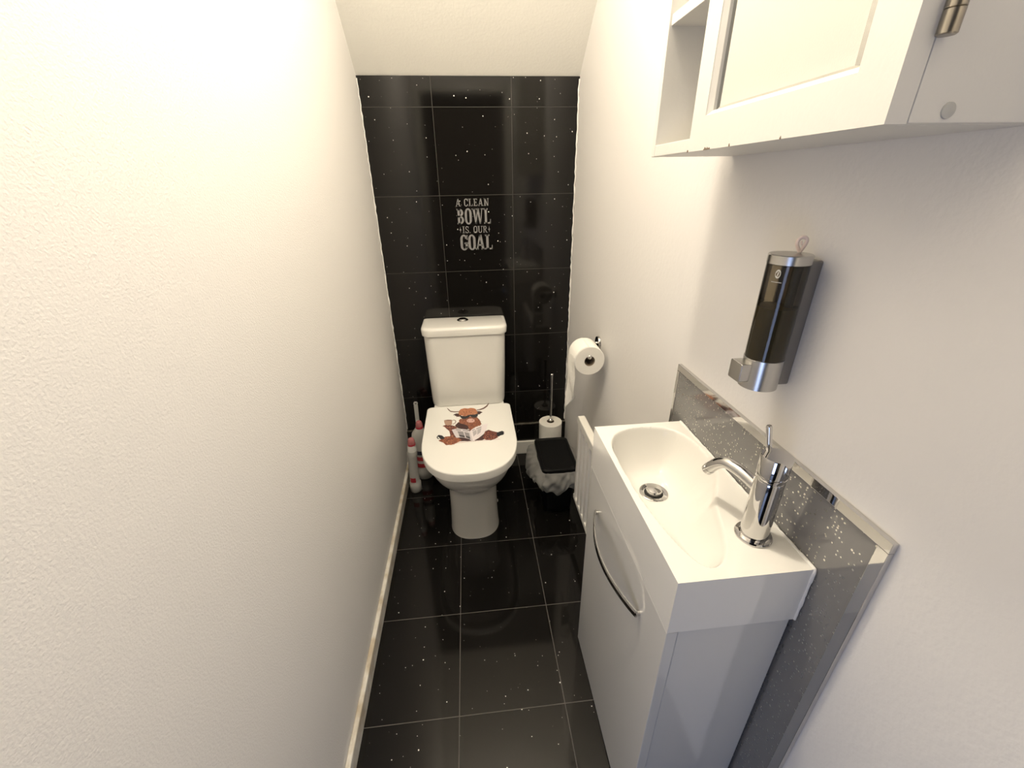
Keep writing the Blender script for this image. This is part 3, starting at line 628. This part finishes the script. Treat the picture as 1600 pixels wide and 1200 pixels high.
for k in range(30):
    t = k/29; ring = []
    base = BASE
    for i, (x, y) in enumerate(base):
        a = 2*PI*i/len(base); dx, dy = x-BX, y-BY; l = math.hypot(dx, dy); dx /= l; dy /= l
        out = .008 + .046*math.sin(PI*min(1, t*.80))**.8*(1.0 if abs(dx) > .5 and dx < 0 else .62)
        cr = .010*math.sin(9*a+ph[0]+5*t) * math.sin(3*t+ph[1]) + .005*math.sin(14*a+ph[2]-9*t+2.5*math.sin(2*a+ph[8])) + .003*math.sin(23*a+ph[3]+13*t+2*math.sin(3*a)) + .001*math.sin(41*a+21*t)
        cr *= .62*min(1, t*5+.15)
        hem = .150 + .030*math.sin(2*a+ph[4])*.5 + .018*math.sin(5*a+ph[5]) + .010*math.sin(11*a+ph[6])
        z = .236 - t*(.236-hem) + .006*math.sin(13*a+ph[7]+7*t)*t
        o_ = max(.004, out+cr)
        x2 = min(x + dx*o_, WX(y)-.05)
        ring.append((x2, y + dy*o_, z))
    rings.append(ring)
loft(bm, rings, cap=False); finish('bin_bag', bm, M_bag, B, smooth=70)

# ================================================================== radiator
RA = empty('radiator', (.40, .46, .05), 'slim white panel radiator with upright flutes between bin and vanity unit', 'radiator')
RXF = 0.392; RY0, RY1 = .20, .668; RZ0, RZ1 = .162, .556
bm = bmesh.new(); prof = []; y = RY1-.004
front = [(RXF+.010, RY1), (RXF+.002, RY1-.003)]
yy = RY1 - .010; p_ = .046
while yy - p_ > RY0:
    front += [(RXF, yy), (RXF, yy-.020), (RXF+.016, yy-.024), (RXF+.016, yy-p_+.004)]; yy -= p_
front += [(RXF, yy), (RXF, RY0)]
out = front + [(RXF+.024, RY0), (RXF+.024, RY1)]
fill2d(bm, out, lambda u, v, w: (u, v, RZ0+.022+w), RZ1-RZ0-.050); finish('fluted_panel', bm, M_rad, RA, smooth=25)
bm = bmesh.new(); fill2d(bm, rrect((RY0+RY1)/2, RZ1-.016, (RY1-RY0)/2, .016, (.014, .006, .004, .004)), lambda u, v, w: (RXF-.003+w, u, v), .026); finish('top_rail', bm, M_rad, RA, smooth=40, bevel=.003)
bm = bmesh.new(); box(bm, RXF-.001, RXF+.021, RY0, RY1, RZ0, RZ0+.022); finish('bottom_rail', bm, M_rad, RA, smooth=0, bevel=.003)
for y in (.28, .58):
    bm = bmesh.new(); box(bm, RXF+.020, WX(y)+.004, y-.015, y+.015, .28, .50); finish('wall_bracket', bm, M_rad, RA, smooth=0)

# ================================================================== cleaning bottles and brush
def ell(cx, cy, a, b, z, n=36): return [(cx + a*math.cos(2*PI*i/n), cy + b*math.sin(2*PI*i/n), z) for i in range(n)]
def bottle(x, y, label, S, cap_z, cr, labs, tilt=0):
    """S = [(z, half width, half depth, x shift)]"""
    e = empty('cleaner_bottle', (x, y, 0), label, 'bottle', None)
    bm = bmesh.new(); loft(bm, [ell(x+dx, y, a, b, z) for z, a, b, dx in S if z <= cap_z]); finish('bottle_body', bm, M_bottle, e, smooth=60)
    dx = S[-1][3]
    bm = bmesh.new(); lathe(bm, [(cr+.0015, 0), (cr+.002, .003), (cr+.001, .010)], (x+dx, y, cap_z-.002), n=32); finish('cap_ring', bm, M_capring, e)
    bm = bmesh.new(); lathe(bm, [(cr, 0), (cr-.0005, .014), (cr-.003, .022), (cr-.006, .026), (0, .027)], (x+dx, y, cap_z+.008), n=32); finish('cap', bm, M_cap, e)
    for z0, z1, a, b, sh, a0_, a1_, m in labs:
        bm = bmesh.new(); n = 12
        lo = [bm.verts.new((x+sh+(a+.0006)*math.cos(math.radians(a0_+(a1_-a0_)*i/n)), y+(b+.0006)*math.sin(math.radians(a0_+(a1_-a0_)*i/n)), z0)) for i in range(n+1)]
        hi = [bm.verts.new((v.co.x, v.co.y, z1)) for v in lo]
        for i in range(n): bm.faces.new((lo[i], lo[i+1], hi[i+1], hi[i]))
        finish('label', bm, m, e)
    return e
b1 = bottle(-.303, .992, 'slim white cleaner bottle with red cap, nearest the left wall and camera',
   [(0, .024, .024, 0), (.004, .0275, .0275, 0), (.048, .0275, .0275, 0), (.052, .0245, .0245, 0), (.075, .0225, .0225, 0), (.14, .0215, .0215, .001), (.195, .0215, .0215, .003), (.205, .0235, .0235, .004), (.222, .0235, .0235, .005), (.230, .0205, .0205, .006), (.262, .0185, .0185, .008)], .262, .0165,
   [(.062, .088, .0242, .0242, .0, 225, 290, M_redlab)])
bm = bmesh.new(); lathe(bm, [(.0212, .2305), (.0207, .240), (.0192, .2625)], (-.303+.0068, .992, 0), n=32, cap=False); finish('white_collar', bm, M_bottle2, b1)
b2 = bottle(-.268, 1.092, 'larger white cleaner bottle with red cap behind the slim one beside the toilet',
   [(0, .033, .024, 0), (.004, .037, .028, 0), (.05, .037, .028, 0), (.055, .034, .026, 0), (.15, .033, .026, 0), (.20, .032, .025, -.004), (.235, .034, .026, -.008), (.262, .032, .025, -.006), (.284, .022, .020, -.001), (.292, .0175, .0175, .002)], .292, .0165,
   [(.150, .172, .0345, .0275, 0, 200, 330, M_blklab), (.115, .138, .0345, .0275, 0, 200, 330, M_redlab), (.075, .098, .0350, .0275, 0, 200, 330, M_redlab)])
TB = empty('toilet_brush', (-.292, 1.190, 0), 'white plastic toilet brush with a hole in its handle behind the bottles', 'toilet brush')
bm = bmesh.new(); lathe(bm, [(.034, 0), (.036, .003), (.032, .13), (.030, .13), (.033, .005)], (-.292, 1.190, 0), n=36); finish('brush_pot', bm, M_greyp, TB)
bm = bmesh.new()
def tri_(u, v, w): return (-.292 + u, 1.188 + w - .0*v, v)
# flat handle with an eye at its end
n = 20; cxh, czh = .007, .372; ro, ri = .0105, .0045
outer = [(cxh + ro*math.cos(a), czh + ro*math.sin(a)) for a in [2*PI*i/n for i in range(n)]]; inner = [(cxh + ri*math.cos(a), czh + ri*math.sin(a)) for a in [2*PI*i/n for i in range(n)]]
for w0 in (-.003, .003):
    o1 = [bm.verts.new(tri_(u, v, w0)) for u, v in outer]; i1 = [bm.verts.new(tri_(u, v, w0)) for u, v in inner]
    if w0 < 0: o0, i0 = o1, i1
    for i in range(n): bm.faces.new((o1[i], o1[(i+1) % n], i1[(i+1) % n], i1[i]))
for i in range(n):
    bm.faces.new((o0[i], o0[(i+1) % n], o1[(i+1) % n], o1[i])); bm.faces.new((i0[i], i1[i], i1[(i+1) % n], i0[(i+1) % n]))
rings = []
for t in range(9):
    z = czh-.009 - t/8*(czh-.009-.03); cxx = cxh + (0 - cxh)*t/8; hw = .0095 - .001*t/8
    rings.append([tri_(cxx-hw, z, -.003), tri_(cxx+hw, z, -.003), tri_(cxx+hw, z, .003), tri_(cxx-hw, z, .003)])
loft(bm, rings); finish('brush_handle', bm, M_greyp, TB, smooth=30)
bm = bmesh.new(); rnd = random.Random(5)
for i in range(160):
    a, z = rnd.uniform(0, 2*PI), rnd.uniform(.02, .095); c = Vector((-.292, 1.188, z)); d = Vector((math.cos(a), math.sin(a), 0))*.026
    tube(bm, [c, c + d], .0008, 4)
finish('brush_head', bm, M_bristle, TB, smooth=0)

# ================================================================== wall lettering
WS = empty('wall_lettering', (.05, YB, 1.18), 'silver lettering reading A CLEAN BOWL IS OUR GOAL on the black tiles', 'wall sticker')
def glyph(ch, st, sl):
    """strokes in a unit-high box: returns (width, [polygons]); st = stem width, sl = serif length"""
    P = []; h = .10
    def q(*p): P.append([(p[i], p[i+1]) for i in range(0, len(p), 2)])
    def stem(x, y0=0, y1=1): q(x, y0, x+st, y0, x+st, y1, x, y1)
    def ser(x, y, l=None):
        l = sl if l is None else l; q(x-l, y, x+st+l, y, x+st+l, y+h, x-l, y+h)
    def diag(x0, y0, x1, y1, w_): q(x0, y0, x0+w_, y0, x1+w_, y1, x1, y1)
    def arc(cx, cy, rx, ry, a0, a1, tx, ty, n=14):
        for i in range(n):
            a, b = math.radians(a0+(a1-a0)*i/n), math.radians(a0+(a1-a0)*(i+1)/n)
            q(cx+rx*math.cos(a), cy+ry*math.sin(a), cx+rx*math.cos(b), cy+ry*math.sin(b), cx+(rx-tx)*math.cos(b), cy+(ry-ty)*math.sin(b), cx+(rx-tx)*math.cos(a), cy+(ry-ty)*math.sin(a))
    W = .62
    if ch == 'A':
        W = .74; diag(.02, 0, .30, 1, st*.6); diag(.50, 0, .28, 1, st); q(.15, .26, .56, .26, .56, .36, .15, .36); q(0-.03, 0, .20, 0, .20, h*.8, -.03, h*.8); q(.44, 0, .78, 0, .78, h*.8, .44, h*.8)
    elif ch == 'B':
        stem(.06); ser(.06, 0, sl*.8); ser(.06, 1-h, sl*.8); arc(.22, .745, .34, .255, -90, 90, st, .1); arc(.22, .28, .38, .28, -90, 90, st, .1)
        q(.06, .44, .28, .44, .28, .56, .06, .56); q(.06, 0, .28, 0, .28, .1, .06, .1); q(.06, .9, .28, .9, .28, 1, .06, 1)
    elif ch in 'CG':
        arc(.33, .70, .31, .32, 10, 180, st, .1); arc(.33, .30, .31, .32, 180, 350, st, .1); q(.02, .28, .02+st, .28, .02+st, .72, .02, .72)
        if ch == 'C': q(.56, .66, .64, .66, .64, 1, .58, 1)
        else: stem(.64-st, .12, .46); q(.36, .40, .70, .40, .70, .50, .36, .50); q(.56, .68, .64, .68, .64, 1, .58, 1)
    elif ch == 'L': stem(.08); ser(.08, 1-h); ser(.08, 0); q(.08, 0, .60, 0, .60, h, .08, h); q(.52, 0, .61, 0, .61, .30, .56, .30)
    elif ch == 'E': stem(.08); q(0, 0, .58, 0, .58, h, 0, h); q(0, 1-h, .56, 1-h, .56, 1, 0, 1); q(.1, .46, .44, .46, .44, .55, .1, .55); q(.50, 0, .59, 0, .59, .27, .54, .27); q(.50, .76, .55, .76, .57, 1, .50, 1); q(.40, .38, .45, .38, .45, .63, .40, .63)
    elif ch == 'N': W = .78; stem(.08); q(.08, 1, .08+st, 1, .68, 0, .68-st, 0); q(.60, 0, .68, 0, .68, 1, .60, 1); ser(.08, 0, sl*.7); q(.0, 1-h, .2, 1-h, .2, 1, .0, 1); q(.52, 1-h, .76, 1-h, .76, 1, .52, 1)
    elif ch == 'O': arc(.33, .68, .31, .34, 0, 180, st, .1); arc(.33, .32, .31, .34, 180, 360, st, .1); q(.02, .31, .02+st, .31, .02+st, .69, .02, .69); q(.64-st, .31, .64, .31, .64, .69, .64-st, .69)
    elif ch == 'W':
        W = 1.0; q(.06, 1, .06+st, 1, .28+st*.6, 0, .28, 0); q(.28, 0, .28+st*.5, 0, .52, .9, .46, .9); q(.42, 1, .42+st, 1, .66+st*.6, 0, .66, 0); q(.66+st*.1, 0, .66+st*.6, 0, .92, 1, .86, 1)
        for a, b in ((-.02, .30), (.36, .66), (.80, 1.0)): q(a, 1-h*.8, b, 1-h*.8, b, 1, a, 1)
    elif ch == 'I': W = .36; stem(.18-st/2); ser(.18-st/2, 0); ser(.18-st/2, 1-h)
    elif ch == 'S':
        W = .56; arc(.28, .74, .26, .26, 20, 270, st*.8, .1); arc(.28, .25, .26, .27, -160, 90, st*.8, .1); q(.46, .66, .53, .66, .53, .98, .48, .98); q(.02, .02, .07, .02, .09, .32, .02, .32)
    elif ch == 'U': W = .70; stem(.08, .28, 1); q(.56, .28, .62, .28, .62, 1, .56, 1); arc(.35, .30, .27, .31, 180, 360, st*.8, .1); q(0, 1-h, .3, 1-h, .3, 1, 0, 1); q(.48, 1-h, .72, 1-h, .72, 1, .48, 1)
    elif ch == 'R': W = .68; stem(.08); ser(.08, 0, sl*.8); arc(.26, .73, .32, .27, -90, 90, st, .1); q(0, .9, .28, .9, .28, 1, 0, 1); q(.1, .44, .30, .44, .30, .54, .1, .54); q(.26, .48, .26+st, .48, .66, 0, .66-st, 0); q(.5, 0, .72, 0, .72, .08, .5, .08)
    elif ch == '*':
        W = .42; q(.21, 1.0, .255, .57, .42, .5, .255, .43, .21, 0, .165, .43, 0, .5, .165, .57)
    elif ch == '.': W = .14; q(0, .0, .12, 0, .12, .12, 0, .12)
    elif ch == ' ': W = .28
    return W, P
def text_line(name, s, x0, x1, z0, z1, st, gap=.09, k=.9):
    g = [glyph(c, st, .08) for c in s]; tot = sum(w for w, _ in g) + gap*(len(g)-1); fx = (x1-x0)/tot; H_ = z1-z0; x = 0; bm = bmesh.new()
    for w_, P in g:
        for p in P: fill2d(bm, [(x0+(x+u)*fx, z0+v*H_) for u, v in p], lambda u, v, w: (u, YB-.0006+w*0+ (0 if w == 0 else .0006), v), 1)
        x += w_ + gap
    finish(name, bm, M_vinyl, WS, smooth=0)
text_line('lettering_line', 'A CLEAN', -.024, .115, 1.258, 1.287, .16, .12)
text_line('lettering_line', 'BOWL', -.022, .121, 1.187, 1.249, .195, .05)
text_line('lettering_line', '*IS. OUR*', -.017, .118, 1.151, 1.179, .15, .10)
text_line('lettering_line', 'GOAL', -.016, .125, 1.081, 1.144, .205, .05)
